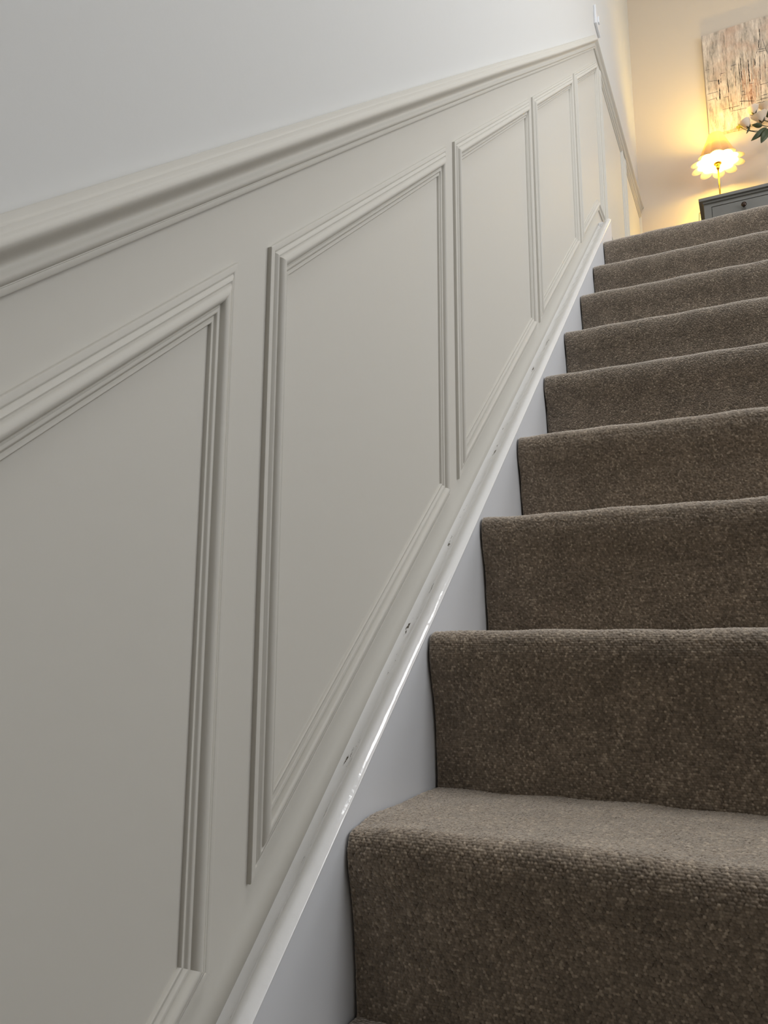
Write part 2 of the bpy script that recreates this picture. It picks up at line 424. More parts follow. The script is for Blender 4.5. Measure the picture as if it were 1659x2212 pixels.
def seg_mesh(name, seg, sub=1, jitter=0.0, parent=None, material=None):
    A, B = seg; k = len(A)
    rows = []
    for s in range(sub+1):
        t = s/sub
        row = []
        for j in range(k):
            p = [A[j][c]*(1-t)+B[j][c]*t for c in range(3)]
            if jitter and 0 < s < sub and p[0] > 0.004:
                p[0] += random.uniform(-1, 1)*jitter; p[2] += random.uniform(-1, 1)*jitter
            row.append(tuple(p))
        rows.append(row)
    V = [p for r in rows for p in r]; F = []
    for s in range(sub):
        for j in range(k-1):
            F.append((s*k+j, s*k+j+1, (s+1)*k+j+1, (s+1)*k+j))
        F.append((s*k+k-1, s*k, (s+1)*k, (s+1)*k+k-1))
    F.append(tuple(reversed(range(k)))); F.append(tuple(sub*k+j for j in range(k)))
    me = mesh(name, V, F)
    bm = bmesh.new(); bm.from_mesh(me); bmesh.ops.recalc_face_normals(bm, faces=bm.faces)
    for f in bm.faces: f.smooth = True
    for e in bm.edges:
        if len(e.link_faces) == 2 and e.calc_face_angle() > math.radians(42): e.smooth = False
    bm.to_mesh(me); bm.free()
    return obj(name, me, parent, material, False)

def arc(cu, ch, r, a0, a1, n):
    return [(cu+r*math.cos(math.radians(a0+(a1-a0)*i/n)), ch+r*math.sin(math.radians(a0+(a1-a0)*i/n))) for i in range(n+1)]

# panel moulding, outer edge -> inner edge, 35 mm wide
PAN = [(0, -0.001), (0, 0.0042), (0.0006, 0.0050), (0.0050, 0.0056), (0.0062, 0.0050), (0.0068, 0.0042),
       (0.0078, 0.0052), (0.0090, 0.0068), (0.0112, 0.0074), (0.0122, 0.0066), (0.0130, 0.0066)]
PAN += [(0.0136, 0.0082), (0.0150, 0.0098), (0.0170, 0.0110), (0.0192, 0.0113), (0.0212, 0.0105), (0.0228, 0.0090), (0.0240, 0.0068), (0.0246, 0.0048)]
PAN += [(0.0254, 0.0044), (0.0264, 0.0056), (0.0282, 0.0058), (0.0294, 0.0050), (0.0300, 0.0034), (0.0310, 0.0026), (0.0322, 0.0036), (0.0342, 0.0036), (0.0350, 0.0028), (0.0352, -0.001)]
# dado rail, top edge -> bottom edge, 42 mm tall
DADO = [(0, -0.001), (0, 0.0112), (0.001, 0.0126), (0.005, 0.0132), (0.0065, 0.0142), (0.0075, 0.0155), (0.011, 0.016), (0.012, 0.017), (0.013, 0.0186),
        (0.0152, 0.0205), (0.0175, 0.0212), (0.0195, 0.0206), (0.0212, 0.0188), (0.0228, 0.0160), (0.0245, 0.0128), (0.0262, 0.0100), (0.0280, 0.0080),
        (0.0298, 0.0072), (0.0315, 0.0074), (0.0335, 0.0088), (0.0355, 0.0098), (0.0372, 0.0098), (0.0388, 0.0088), (0.0400, 0.0070), (0.0406, 0.0056),
        (0.0412, 0.0056), (0.0416, 0.0064), (0.0452, 0.0064), (0.0462, 0.0055), (0.0464, -0.001)]
trim_no = [0]
def trim(label, cat='moulding'):
    trim_no[0] += 1
    o = empty('trim_%d' % trim_no[0])
    return tag(o, label, cat, kind='structure')

# dado rail: travelling towards +y the right-hand side points down
t = trim('moulded dado rail running up the stair wall and level along the landing', 'dado rail')
for s in sweep(DADO_T, DADO): seg_mesh('rail_length', s, parent=t, material=M['wainscot'])

HT, HB = 0.672, 0.0500
def frame(y0, y1, label, HB=HB, HT=HT):
    # clockwise seen from the room (y right, z up): up the left side, along the top, down, back along the bottom
    t = trim(label, 'panel moulding')
    path = [(y0, st(HB, y0)), (y0, st(HT, y0)), (y1, st(HT, y1)), (y1, st(HB, y1))]
    for s in sweep(path, PAN, True): seg_mesh('moulding_strip', s, parent=t, material=M['wainscot'])
frame(-1.56, -1.055, 'panel moulding furthest down the stairs, out of view')
frame(-1.01, -0.505, 'panel moulding just below the leftmost one in view')
frame(-0.470, 0.0630, 'large panel moulding cut off by the left edge, nearest the camera', 0.0400, 0.6745)
frame(0.1170, 0.6280, 'tall panel moulding complete in view, second from the left', 0.0475, 0.6710)
frame(0.6690, 1.2140, 'panel moulding third from the left, halfway up the wall')
frame(1.2520, 1.7870, 'narrow looking panel moulding fourth from the left')
t = trim('last sloping panel moulding, its foot kinked level at the top of the stairs', 'panel moulding')
path = [(1.8340, st(HB, 1.834)), (1.8340, st(HT, 1.834)), (2.315, st(HT, 2.315)), (2.315, 1.984), (2.200, 1.984)]
for s in sweep(path, PAN, True): seg_mesh('moulding_strip', s, parent=t, material=M['wainscot'])
for y0, y1, lab in ((2.360, 2.955, 'rectangular panel moulding on the landing wall at the stair head'),
                    (3.000, 3.575, 'rectangular panel moulding on the landing wall beside the far corner')):
    t = trim(lab, 'panel moulding')
    path = [(y0, 1.984), (y0, 2.722), (y1, 2.722), (y1, 1.984)]
    for s in sweep(path, PAN, True): seg_mesh('moulding_strip', s, parent=t, material=M['wainscot'])

# ------------------------------------------------------------------ wall string with its gloss capping
YK = 2.195; ZK = st(0.0, YK)
bs = empty('baseboard_left'); tag(bs, 'white gloss wall string running down beside the carpeted steps', 'skirting', kind='structure')
XB = 0.0462
V = []; F = []
def cap_lift(y): return 0.0025+0.0055*min(1, max(0, (0.6-y)/0.6))
V = []; F = []; yb_ = [YB, 0.0, 0.3, 0.6, YK]
for y in yb_:
    for x in (0.0395, XB+0.0003):
        V.append((x, y, st(-0.0022+cap_lift(y), y))); V.append((x, y, st(-0.50, y)))
for i in range(4):
    a = i*4; b = a+4
    F += [(a+2, a+3, b+3, b+2), (a, a+2, b+2, b), (a, b, b+1, a+1), (a+1, b+1, b+3, a+3)]
F += [(0, 1, 3, 2), (16, 18, 19, 17)]
me = mesh('string_board', V, F)
bm = bmesh.new(); bm.from_mesh(me); bmesh.ops.recalc_face_normals(bm, faces=bm.faces); bm.to_mesh(me); bm.free()
obj('string_board', me, bs, M['string_paint'])
# capping: profile (x out of wall, h vertical above the nosing line)
capp = [(0.0, -0.0110), (0.003, -0.0125), (0.007, -0.0132), (0.0105, -0.0132), (0.0135, -0.0120), (0.017, -0.0085), (0.024, -0.0024), (0.030, 0.0020),
        (0.0335, 0.0034), (0.0362, 0.0038), (0.0392, 0.0032), (0.0420, 0.0020), (0.0442, 0.0006), (0.0460, -0.0008), (0.0466, -0.0020), (0.0405, -0.0020)]
ny = 520
ya = np.linspace(YB, YK, ny)
wob = np.zeros((ny, len(capp)))
def smooth_noise(n, scale, amp):
    a = rng.normal(size=n); k = np.hanning(scale); k /= np.sqrt((k**2).sum()); return amp*np.convolve(a, k, 'same')
n_long = smooth_noise(ny, 60, 0.0007); n_edge = smooth_noise(ny, 9, 0.0006); n_ridge = smooth_noise(ny, 7, 0.00022)
V = []; G = []
for i, y in enumerate(ya):
    for j, (x, h) in enumerate(capp):
        dx = 0; dh = n_long[i]*0.5+(0.0025+0.0055*min(1, max(0, (0.6-y)/0.6)))*min(1, max(0, (x-0.012)/0.02))-0.009*min(1, max(0, (0.38-y)/0.25))*max(0, 1-x/0.020)
        if 2 <= j <= 5: dh += n_edge[i]*(1.4 if j in (3, 4) else 0.8); dx = n_edge[(i*3) % ny]*1.2
        if 8 <= j <= 12: dh += n_ridge[i]; dx = n_ridge[(i*5) % ny]*0.8
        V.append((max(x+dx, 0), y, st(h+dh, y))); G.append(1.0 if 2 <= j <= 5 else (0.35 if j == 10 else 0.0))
k = len(capp); F = []
for i in range(ny-1):
    for j in range(k-1): F.append((i*k+j, i*k+j+1, (i+1)*k+j+1, (i+1)*k+j))
F.append(tuple((ny-1)*k+j for j in reversed(range(k))))
me = mesh('string_capping', V, F)
at = me.attributes.new('groove', 'FLOAT', 'POINT'); at.data.foreach_set('value', G)
o = obj('string_capping', me, bs, M['cap'], True); o['label'] = 'lumpy white gloss capping with chipped paint'
# landing skirting from the string's head to the corner, and along the far wall
bl = empty('baseboard_landing'); tag(bl, 'white skirting board along the landing walls', 'skirting', kind='structure')
boxes('skirting_length', [(0.0005, 0.019, YK+0.001, YF-0.001, ZL-0.02, 1.930)], bl, M['gloss'], 0.003)
boxes('skirting_length', [(0.020, XR, YF-0.019, YF-0.0005, ZL-0.02, 1.930)], bl, M['gloss'], 0.003)
boxes('cap_end_block', [(0.0006, 0.044, YK-0.002, YK+0.004, ZL+0.01, 1.924)], bl, M['gloss'], 0.002)

# ------------------------------------------------------------------ staircase
NOSE = {-4: (-0.864, -0.765), -3: (-0.648, -0.575), -2: (-0.432, -0.385), -1: (-0.216, -0.195), 0: (0.000, 0.0060),
        1: (0.2145, 0.1880), 2: (0.4290, 0.3835), 3: (0.6435, 0.5680), 4: (0.8630, 0.7580), 5: (1.0855, 0.9530),
        6: (1.3095, 1.1445), 7: (1.5350, 1.3420), 8: (1.7590, 1.5370), 9: (1.9850, ZL)}
SET = 0.0234
stair = empty('staircase', (0, 0, 0))
tag(stair, 'straight flight of stairs fitted with taupe loop pile carpet beside the white panelled wall', 'staircase')

def hash2(i, j, k):
    v = np.sin(i*127.1+j*311.7+k*74.7)*43758.5453
    return v-np.floor(v)

def loop_height(X, S):
    """domes of woven loops; returns height 0..1 and a per-loop random value"""
    px, ps = 0.0030, 0.0027
    J = np.floor(S/ps); best = np.full(X.shape, 9.0); val = np.zeros(X.shape); hh = np.zeros(X.shape)
    for dj in (-1, 0, 1):
        jj = J+dj
        off = np.mod(jj, 2)*0.5
        I = np.floor(X/px-off)
        for di in (-1, 0, 1):
            ii = I+di
            cx = (ii+off+0.5+(hash2(ii, jj, 1)-0.5)*0.50)*px
            cs = (jj+0.5+(hash2(ii, jj, 2)-0.5)*0.30)*ps
            d = np.hypot((X-cx)*0.92, S-cs)
            m = d < best
            best = np.where(m, d, best); val = np.where(m, hash2(ii, jj, 3), val); hh = np.where(m, hash2(ii, jj, 4), hh)
    r = 0.0019
    h = np.sqrt(np.clip(1-(best/r)**2, 0, 1))
    return h*(0.72+0.5*hh), val

def nose_profile(i):
    """fine polyline (y, z) from the back of the tread over the nose down the riser; returns points"""
    y, z = NOSE[i]
    yb = NOSE[i+1][0]+SET+0.004 if i < 9 else y+0.16
    zb = NOSE[i-1][1]-0.004 if i > -4 else ZH
    R = 0.017
    P = [(yb, z), (y+0.10, z), (y+R+0.012, z-0.0002)]
    for a in range(0, 91, 9):
        t_ = math.radians(a); P.append((y+R-R*math.sin(t_), z-R+R*math.cos(t_)))
    P += [(y-0.0008, z-0.026), (y+0.0003, z-0.036), (y+0.0035, z-0.050), (y+0.0085, z-0.066), (y+0.0130, z-0.084), (y+0.0165, z-0.110), (y+0.0200, z-0.145), (y+SET, zb)]
    P = np.array(P)
    return P

def resample(P, step_fn, smooth_it=3):
    d = np.r_[0, np.cumsum(np.hypot(*np.diff(P, axis=0).T))]
    s = [0.0]
    while s[-1] < d[-1]: s.append(s[-1]+step_fn(s[-1], d))
    s = np.array(s[:-1]+[d[-1]])
    Y = np.interp(s, d, P[:, 0]); Z = np.interp(s, d, P[:, 1])
    # smooth with dense gaussian on uniform grid
    su = np.linspace(0, d[-1], int(d[-1]/0.0005)+2)
    Yu = np.interp(su, d, P[:, 0]); Zu = np.interp(su, d, P[:, 1])
    kk = np.hanning(17); kk /= kk.sum()
    def sm(a):
        e = np.r_[2*a[0]-a[8:0:-1], a, 2*a[-1]-a[-2:-10:-1]]
        return np.convolve(e, kk, 'valid')
    Yu = sm(Yu); Zu = sm(Zu)
    Y = np.interp(s, su, Yu); Z = np.interp(s, su, Zu)
    return s, Y, Z, d[-1]

def step_mesh(i, res, xf):
    P = nose_profile(i)
    dn = np.hypot(*(P[2]-P[0]))             # tread length up to the nose
    if res:
        def fn(s, d): return res if (i == 1 or s > dn-0.045) else 0.006
        xs = np.arange(XS, xf, res)
        xs = np.r_[xs, np.arange(xf, XW, 0.02), XW]
    else:
        def fn(s, d): return 0.006
        xs = np.r_[XS, XS+0.001, XS+0.002, XS+0.004, XS+0.007, XS+0.012, np.arange(XS+0.02, XW, 0.02), XW]
    s, Y, Z, L = resample(P, fn)
    ty = np.gradient(Y, s); tz = np.gradient(Z, s); ln = np.hypot(ty, tz); ty /= ln; tz /= ln
    ny_, nz_ = tz, -ty                      # outward normal (up on the tread, towards -y on the riser)
    X, S = np.meshgrid(xs, s)
    e = X-XS
    R = 0.0035
    edge = np.where(e < R, R-np.sqrt(np.clip(R*R-(R-e)**2, 0, None)), 0)
    # slow unevenness: the carpet is a little slack
    sl = 0.0010*np.sin(X*23+i*1.7)*np.sin(S*31+i)+0.0006*np.sin(X*61+S*47+i*2.1)
    if i == 1:                              # the near nosing's corner is pinched in at the wall
        sl -= 0.006*np.exp(-(e/0.028)**2)*np.exp(-((S-(dn+0.012))/0.022)**2)
    H = sl-edge
    tuft = np.full(X.shape, 0.5); pile = np.ones(X.shape)
    if res:
        h, tuft = loop_height(X, S+i*0.37)
        fade = np.clip((xf-X)/0.01, 0, 1)
        if i != 1: fade = fade*np.clip((S-(dn-0.045))/0.01, 0, 1)
        H = H+0.0019*(h-0.6)*fade
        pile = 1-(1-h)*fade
    PY = Y[:, None]+ny_[:, None]*H; PZ = Z[:, None]+nz_[:, None]*H
    wobx = 0.0008*np.sin(S*90+i)*(e < 0.0005)
    PX = X+wobx+0*H
    n, m_ = X.shape
    co = np.stack([PX, PY, PZ], -1).reshape(-1, 3).astype(np.float32)
    idx = np.arange(n*m_).reshape(n, m_)
    q = np.stack([idx[:-1, :-1], idx[1:, :-1], idx[1:, 1:], idx[:-1, 1:]], -1).reshape(-1, 4)
    me = bpy.data.meshes.new('carpeted_step')
    me.vertices.add(len(co)); me.vertices.foreach_set('co', co.ravel())
    me.loops.add(q.size); me.loops.foreach_set('vertex_index', q.ravel().astype(np.int32))
    me.polygons.add(len(q)); me.polygons.foreach_set('loop_start', np.arange(0, q.size, 4, dtype=np.int32))
    me.polygons.foreach_set('loop_total', np.full(len(q), 4, dtype=np.int32))
    me.polygons.foreach_set('use_smooth', np.ones(len(q), dtype=bool))
    me.update(calc_edges=True)
    for nm, a in (('tuft', tuft), ('pile', pile)):
        at = me.attributes.new(nm, 'FLOAT', 'POINT'); at.data.foreach_set('value', a.ravel().astype(np.float32))
    return me

RES = {1: 0.00072, 2: 0.00085, 3: 0.00100, 4: 0.00110}
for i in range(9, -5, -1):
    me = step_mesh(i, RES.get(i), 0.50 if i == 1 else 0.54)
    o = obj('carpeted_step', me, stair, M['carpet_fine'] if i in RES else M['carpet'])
# timber carcass under the carpet
V = []; prof = []
for i in range(-4, 10):
    y, z = NOSE[i]
    zb = NOSE[i-1][1]-0.006 if i > -4 else ZH
    prof += [(y+SET+0.008, zb), (y+SET+0.008, z-0.006)]
prof += [(2.140, ZL-0.006), (2.140, ZL-0.26), (NOSE[-4][0]+0.36, ZH+0.001), (NOSE[-4][0]+SET+0.008, ZH+0.001)]
n = len(prof)
V = [(XB+0.003, a, b) for a, b in prof]+[(XW-0.004, a, b) for a, b in prof]
F = [tuple(reversed(range(n))), tuple(range(n, 2*n))]+[(k, (k+1) % n, n+(k+1) % n, n+k) for k in range(n)]
me = mesh('stair_carcass', V, F)
bm = bmesh.new(); bm.from_mesh(me); bmesh.ops.recalc_face_normals(bm, faces=bm.faces); bm.to_mesh(me); bm.free()
obj('stair_carcass', me, stair, M['core'])
# outer string on the open side
outp = [(NOSE[-4][0], ZH), (NOSE[-4][0], st(0.03, NOSE[-4][0])), (2.14, st(0.03, 2.14)), (2.14, st(-0.35, 2.14)), (NOSE[-4][0]+0.42, ZH)]
V = [(XW+0.001, a, b) for a, b in outp]+[(XW+0.035, a, b) for a, b in outp]
F = [tuple(reversed(range(5))), tuple(range(5, 10))]+[(k, (k+1) % 5, 5+(k+1) % 5, 5+k) for k in range(5)]
obj('outer_string', mesh('outer_string', V, F), stair, M['string_paint'])

lf = boxes('floor.001', [(0.020, XR, 2.142, YF-0.020, ZL-0.20, ZL-0.0005)], None, M['carpet'])
tag(lf, 'taupe carpeted landing floor at the top of the stairs', 'floor', kind='structure')

# ------------------------------------------------------------------ light switch
sw = empty('light_switch', (0.0005, 2.388, 2.952))
tag(sw, 'small white light switch on the wall above the corner of the dado rail', 'light switch')
boxes('switch_plate', [(0, 0.0095, -0.044, 0.044, -0.044, 0.044)], sw, M['switch'], 0.0025)
boxes('rocker', [(0.0096, 0.0150, -0.008, 0.008, -0.014, 0.014)], sw, M['switch'], 0.0015)

# ------------------------------------------------------------------ chest of drawers
CX0, CX1, CY0, CY1, CT = 0.3127, 1.000, 3.200, 3.575, 2.5170
ch = empty('chest_of_drawers', ((CX0+CX1)/2, (CY0+CY1)/2, ZL))
tag(ch, 'grey painted chest of drawers with a dark round knob under the lamp', 'chest of drawers')
def cbox(name, lst, parent, m, bev=0.0):
    cx, cy = (CX0+CX1)/2, (CY0+CY1)/2
    return boxes(name, [(a-cx, b-cx, c-cy, d-cy, e-ZL, f-ZL) for a, b, c, d, e, f in lst], parent, m, bev)
cbox('top_board', [(CX0, CX1, CY0, CY1, CT-0.016, CT)], ch, M['chest'], 0.002)
kx0, kx1, ky0 = CX0+0.0215, CX1-0.0215, CY0+0.018
cbox('cove_moulding', [(kx0-0.004, kx1+0.004, ky0-0.008, CY1-0.002, CT-0.027, CT-0.0165)], ch, M['chest'], 0.003)
leg_h = 0.10; zb = ZL+leg_h
xa, xm0, xm1, xb = kx0+0.033, (kx0+kx1)/2-0.010, (kx0+kx1)/2+0.010, kx1-0.033
rows = [(CT-0.165, CT-0.0465), (CT-0.310, CT-0.175), (CT-0.455, CT-0.320), (zb+0.03, CT-0.465)]
fr = [(kx0, xa, ky0, ky0+0.02, zb, CT-0.0275), (xb, kx1, ky0, ky0+0.02, zb, CT-0.0275), (xa, xb, ky0, ky0+0.02, CT-0.0455, CT-0.0275), (xa, xb, ky0, ky0+0.02, zb, zb+0.028)]
for a, b in zip(rows[:-1], rows[1:]): fr.append((xa, xb, ky0, ky0+0.02, b[1]+0.001, a[0]-0.001))
fr.append((xm0, xm1, ky0, ky0+0.02, rows[0][0]-0.001, CT-0.0455))
cbox('carcass', fr+[(kx0, kx0+0.018, ky0+0.02, CY1, zb, CT-0.0275), (kx1-0.018, kx1, ky0+0.02, CY1, zb, CT-0.0275), (kx0+0.018, kx1-0.018, CY1-0.01, CY1, zb, CT-0.0275), (kx0+0.018, kx1-0.018, ky0+0.02, CY1-0.01, zb, zb+0.012)], ch, M['chest'])
cbox('inner_shadow_board', [(kx0+0.019, kx1-0.019, ky0+0.024, ky0+0.028, zb+0.013, CT-0.028)], ch, M['chest_gap'])
cx, cy = (CX0+CX1)/2, (CY0+CY1)/2
def knob(parent, x, z, y):
    k = lathe('knob', [(0.0045, 0), (0.0045, 0.010), (0.0100, 0.013), (0.0120, 0.018), (0.0112, 0.023), (0.0060, 0.0262), (0.0005, 0.027)], 20, parent, M['bronze'])
    k.rotation_euler = (math.radians(90), 0, 0); k.location = (x-cx, y-cy, z-ZL)
for r, (z0, z1) in enumerate(rows):
    cols = [(xa, xm0), (xm1, xb)] if r == 0 else [(xa, xb)]
    for c0, c1 in cols:
        d = cbox('drawer', [(c0+0.0018, c1-0.0018, ky0+0.001, ky0+0.021, z0+0.0018, z1-0.0018)], ch, M['chest'], 0.0012)
        if r == 0: knob(d, 0.507 if c0 == xa else 0.806, CT-0.0800, ky0+0.001)
        else:
            knob(d, 0.507, (z0+z1)/2, ky0+0.001); knob(d, 0.806, (z0+z1)/2, ky0+0.001)
for (a, b) in ((kx0, ky0), (kx1-0.045, ky0), (kx0, CY1-0.045), (kx1-0.045, CY1-0.045)):
    cbox('leg', [(a, a+0.045, b, b+0.045, ZL+0.0005, zb)], ch, M['chest'], 0.002)

# ------------------------------------------------------------------ table lamp
LX, LY = 0.4085, 3.400
lamp = empty('table_lamp', (LX, LY, CT))
tag(lamp, 'lit table lamp with a scalloped petal shade on a slim brass stem', 'lamp')
lathe('base', [(0.0480, 0.0005), (0.0490, 0.004), (0.0460, 0.009), (0.0200, 0.013), (0.0080, 0.020), (0.0045, 0.030)], 36, lamp, M['brass'])
lathe('stem', [(0.0042, 0.028), (0.0042, 0.258)], 16, lamp, M['brass'])
lathe('socket', [(0.0045, 0.256), (0.0085, 0.258), (0.0088, 0.266), (0.0078, 0.268), (0.0110, 0.272), (0.0110, 0.292), (0.0097, 0.296)], 24, lamp, M['brass'])
lathe('shade_ring', [(0.0112, 0.285), (0.0185, 0.285), (0.0190, 0.289), (0.0112, 0.289)], 24, lamp, M['brass'])
lathe('bulb', [(0.0090, 0.366), (0.0120, 0.378), (0.0165, 0.395), (0.0175, 0.410), (0.0150, 0.426), (0.0090, 0.438), (0.0005, 0.443)], 20, lamp, M['bulb']).visible_shadow = True
def shade_mesh():
    N = 10; per = 16; nt_ = 26
    V = []; F = []
    for i in range(nt_+1):
        t_ = i/nt_
        for k in range(N*per):
            a = 2*math.pi*k/(N*per); ph = (k % per)/per
            b = abs(math.sin(math.pi*ph))       # 0 at seams, 1 at panel middle
            if t_ <= 0.62:                      # straight cone with softly bulging panels
                c_ = t_/0.62
                r = 0.0350+0.058*c_; z = 0.4470-0.150*c_
                r *= 1+0.075*(b**0.8)*c_-0.05*c_*(1-b)
            else:                               # rounded petals flaring out
                c_ = (t_-0.62)/0.38*(0.10+0.90*b**0.5)
                r = (0.0350+0.058)*(1+0.075*b**0.8-0.05*(1-b))+0.031*c_
                z = 0.2970-0.020*c_+0.006*c_*c_
            V.append((r*math.cos(a), r*math.sin(a), z))
    n_ = N*per
    for i in range(nt_):
        for k in range(n_):
            k2 = (k+1) % n_
            F.append((i*n_+k, (i+1)*n_+k, (i+1)*n_+k2, i*n_+k2))
    return mesh('lamp_shade', V, F)
lathe('petal_glow_tube', [(0.0095, 0.297), (0.0098, 0.330), (0.0092, 0.366)], 20, lamp, M['tube'])  # emissive sleeve added below the bulb to brighten the petals
sh = obj('lamp_shade', shade_mesh(), lamp, M['shade'], True)
sh['label'] = 'pleated petal-edged shade glowing warm yellow'
sh.rotation_euler = (0, 0, math.radians(-90-18))
cab = tube('power_cable', smooth_curve([(LX-0.045-LX, 0.0, 0.006), (-0.085, -0.03, 0.004), (-0.0985, -0.075, -0.002), (-0.1010, -0.090, -0.030), (-0.1035, -0.093, -0.070), (-0.1030, -0.080, -0.180), (-0.1000, -0.05, -0.40), (-0.1000, 0.05, -0.70), (-0.1000, 0.12, -0.772)], 8), 0.0016, lamp, M['cable'])

# ------------------------------------------------------------------ painting
PX0, PX1, PZ0, PZ1, PY = 0.3795, 1.080, 3.0890, 3.6990, 3.5720
pa = empty('painting', ((PX0+PX1)/2, YF, PZ0))
tag(pa, 'unframed abstract canvas with dark ink lines on pale streaky paint above the lamp', 'painting')
px, pz = (PX0+PX1)/2, PZ0
def pbox(name, lst, m, bev=0.0):
    return boxes(name, [(a-px, b-px, c-YF, d-YF, e-pz, f-pz) for a, b, c, d, e, f in lst], pa, m, bev)
pbox('canvas', [(PX0, PX1, PY, YF-0.0005, PZ0, PZ1)], M['canvas'], 0.0015)
STROKES = [(0.6615, 3.6344, 0.66, 3.5726, 2.36), (0.66, 3.5726, 0.6478, 3.5233, 1.69), (0.6642, 3.5709, 0.6598, 3.5133, 1.69), (0.6514, 3.5706, 0.6495, 3.5173, 1.69), (0.6703, 3.5685, 0.679, 3.5166, 1.35), (0.679, 3.5166, 0.6881, 3.4702, 1.35), (0.6449, 3.5137, 0.6801, 3.5028, 1.01), (0.6458, 3.4972, 0.6836, 3.4934, 1.01), (0.6423, 3.5066, 0.6322, 3.4862, 1.69), (0.6322, 3.4862, 0.625, 3.4191, 1.35), (0.6234, 3.468, 0.6252, 3.4217, 2.7), (0.6502, 3.4713, 0.6434, 3.3271, 2.02), (0.6434, 3.3271, 0.6377, 3.1973, 1.35), (0.5939, 3.2019, 0.6566, 3.1986, 2.02), (0.5578, 3.4957, 0.5565, 3.3587, 2.36), (0.5482, 3.4668, 0.549, 3.3453, 2.7), (0.5939, 3.4738, 0.5932, 3.3347, 3.37), (0.5777, 3.4719, 0.577, 3.4048, 1.01), (0.572, 3.4822, 0.5696, 3.421, 0.84), (0.6086, 3.4844, 0.6109, 3.3442, 1.35), (0.5854, 3.4609, 0.5823, 3.3894, 0.84), (0.5563, 3.3856, 0.553, 3.2532, 1.35), (0.549, 3.3453, 0.546, 3.2158, 1.52), (0.5885, 3.3284, 0.6114, 3.3228, 1.35), (0.6209, 3.3087, 0.6172, 3.2307, 1.01), (0.6396, 3.387, 0.6374, 3.3028, 1.01), (0.6738, 3.4757, 0.6709, 3.3834, 1.01), (0.4554, 3.4362, 0.4793, 3.4328, 1.35), (0.4554, 3.4362, 0.4562, 3.4168, 1.35), (0.4455, 3.4044, 0.4444, 3.3723, 5.74), (0.4569, 3.4111, 0.4558, 3.379, 2.36), (0.4465, 3.3552, 0.4446, 3.2804, 4.39), (0.4575, 3.3405, 0.4569, 3.3003, 1.35), (0.4888, 3.3968, 0.4892, 3.3104, 2.36), (0.4978, 3.3854, 0.4966, 3.3534, 1.35), (0.5278, 3.4095, 0.5255, 3.3323, 1.35), (0.5101, 3.4512, 0.5101, 3.435, 2.36), (0.383, 3.4834, 0.4075, 3.4812, 0.84), (0.396, 3.4101, 0.444, 3.3995, 0.84), (0.3843, 3.3353, 0.4395, 3.3334, 1.18), (0.3839, 3.2961, 0.4239, 3.2984, 0.84), (0.5098, 3.4622, 0.536, 3.4632, 0.84), (0.4257, 3.4881, 0.4234, 3.437, 0.84), (0.5473, 3.2924, 0.5667, 3.2936, 1.18), (0.5512, 3.2724, 0.5735, 3.2699, 1.18), (0.4244, 3.3063, 0.4314, 3.2796, 2.02), (0.4856, 3.2902, 0.4871, 3.2335, 1.35), (0.4626, 3.2875, 0.4865, 3.2872, 1.01), (0.4984, 3.3018, 0.4968, 3.2488, 1.18), (0.6394, 3.3021, 0.6769, 3.3017, 0.84), (0.6386, 3.2364, 0.672, 3.2378, 2.02), (0.6332, 3.2199, 0.6704, 3.2173, 1.01), (0.5369, 3.2376, 0.583, 3.2268, 1.35), (0.6674, 3.3927, 0.6837, 3.3892, 0.67), (0.4504, 3.2187, 0.5376, 3.2153, 1.47), (0.4893, 3.1955, 0.5663, 3.1906, 1.26), (0.5662, 3.189, 0.5957, 3.1952, 2.73), (0.4892, 3.3655, 0.4891, 3.3069, 2.1), (0.4852, 3.2899, 0.4883, 3.2008, 1.89), (0.5001, 3.2149, 0.5005, 3.2016, 2.52), (0.538, 3.2399, 0.6079, 3.2172, 1.68), (0.5455, 3.2323, 0.5438, 3.1999, 1.68), (0.593, 3.229, 0.5932, 3.1977, 2.1), (0.6103, 3.2148, 0.6702, 3.2151, 0.84), (0.4917, 3.1731, 0.502, 3.1845, 0.84), (0.4498, 3.1129, 0.4522, 3.089, 1.05)]
def stroke_mesh(name, lst, m, proud):
    V = []; F = []
    for (x0, z0, x1, z1, w_) in lst:
        d = Vector((x1-x0, z1-z0)); L = d.length
        if L < 1e-5: continue
        d /= L; nn = Vector((-d.y, d.x)); ww = w_/1000*0.5
        segs = max(2, int(L/0.008)); b0 = len(V)
        for s_ in range(segs+1):
            tt = s_/segs
            c = Vector((x0, z0)).lerp(Vector((x1, z1)), tt)+nn*random.uniform(-0.3, 0.3)*ww
            hw = ww*(random.uniform(0.45, 1.15) if 0 < s_ < segs else 0.25)
            for sg in (-1, 1):
                p = c+nn*sg*hw
                V.append((p.x-px, PY-proud-YF, p.y-pz))
                V.append((p.x-px, PY+0.0004-YF, p.y-pz))
        for s_ in range(segs):
            a = b0+s_*4; b = a+4
            F += [(a, b, b+2, a+2), (a+1, a+3, b+3, b+1), (a, a+1, b+1, b), (a+2, b+2, b+3, a+3)]
    me = mesh(name, V, F)
    o = obj(name, me, pa, m); o['kind'] = 'stuff'; return o
wash = []
for k in range(46):
    x = random.gauss(0.583, 0.030); z = random.uniform(3.24, 3.46); L = random.uniform(0.03, 0.16)
    wash.append((x, z, x+random.uniform(-.003, .003), max(z-L, 3.20), random.uniform(0.8, 3.0)))
for k in range(26):
    x = random.uniform(0.45, 0.70); z = random.uniform(3.20, 3.42); L = random.uniform(0.03, 0.10)
    wash.append((x, z, x+random.uniform(-.002, .002), max(z-L, 3.12), random.uniform(0.5, 1.3)))
stroke_mesh('brown_wash_strokes', wash, M['brown_wash'], 0.0003)
gw = []
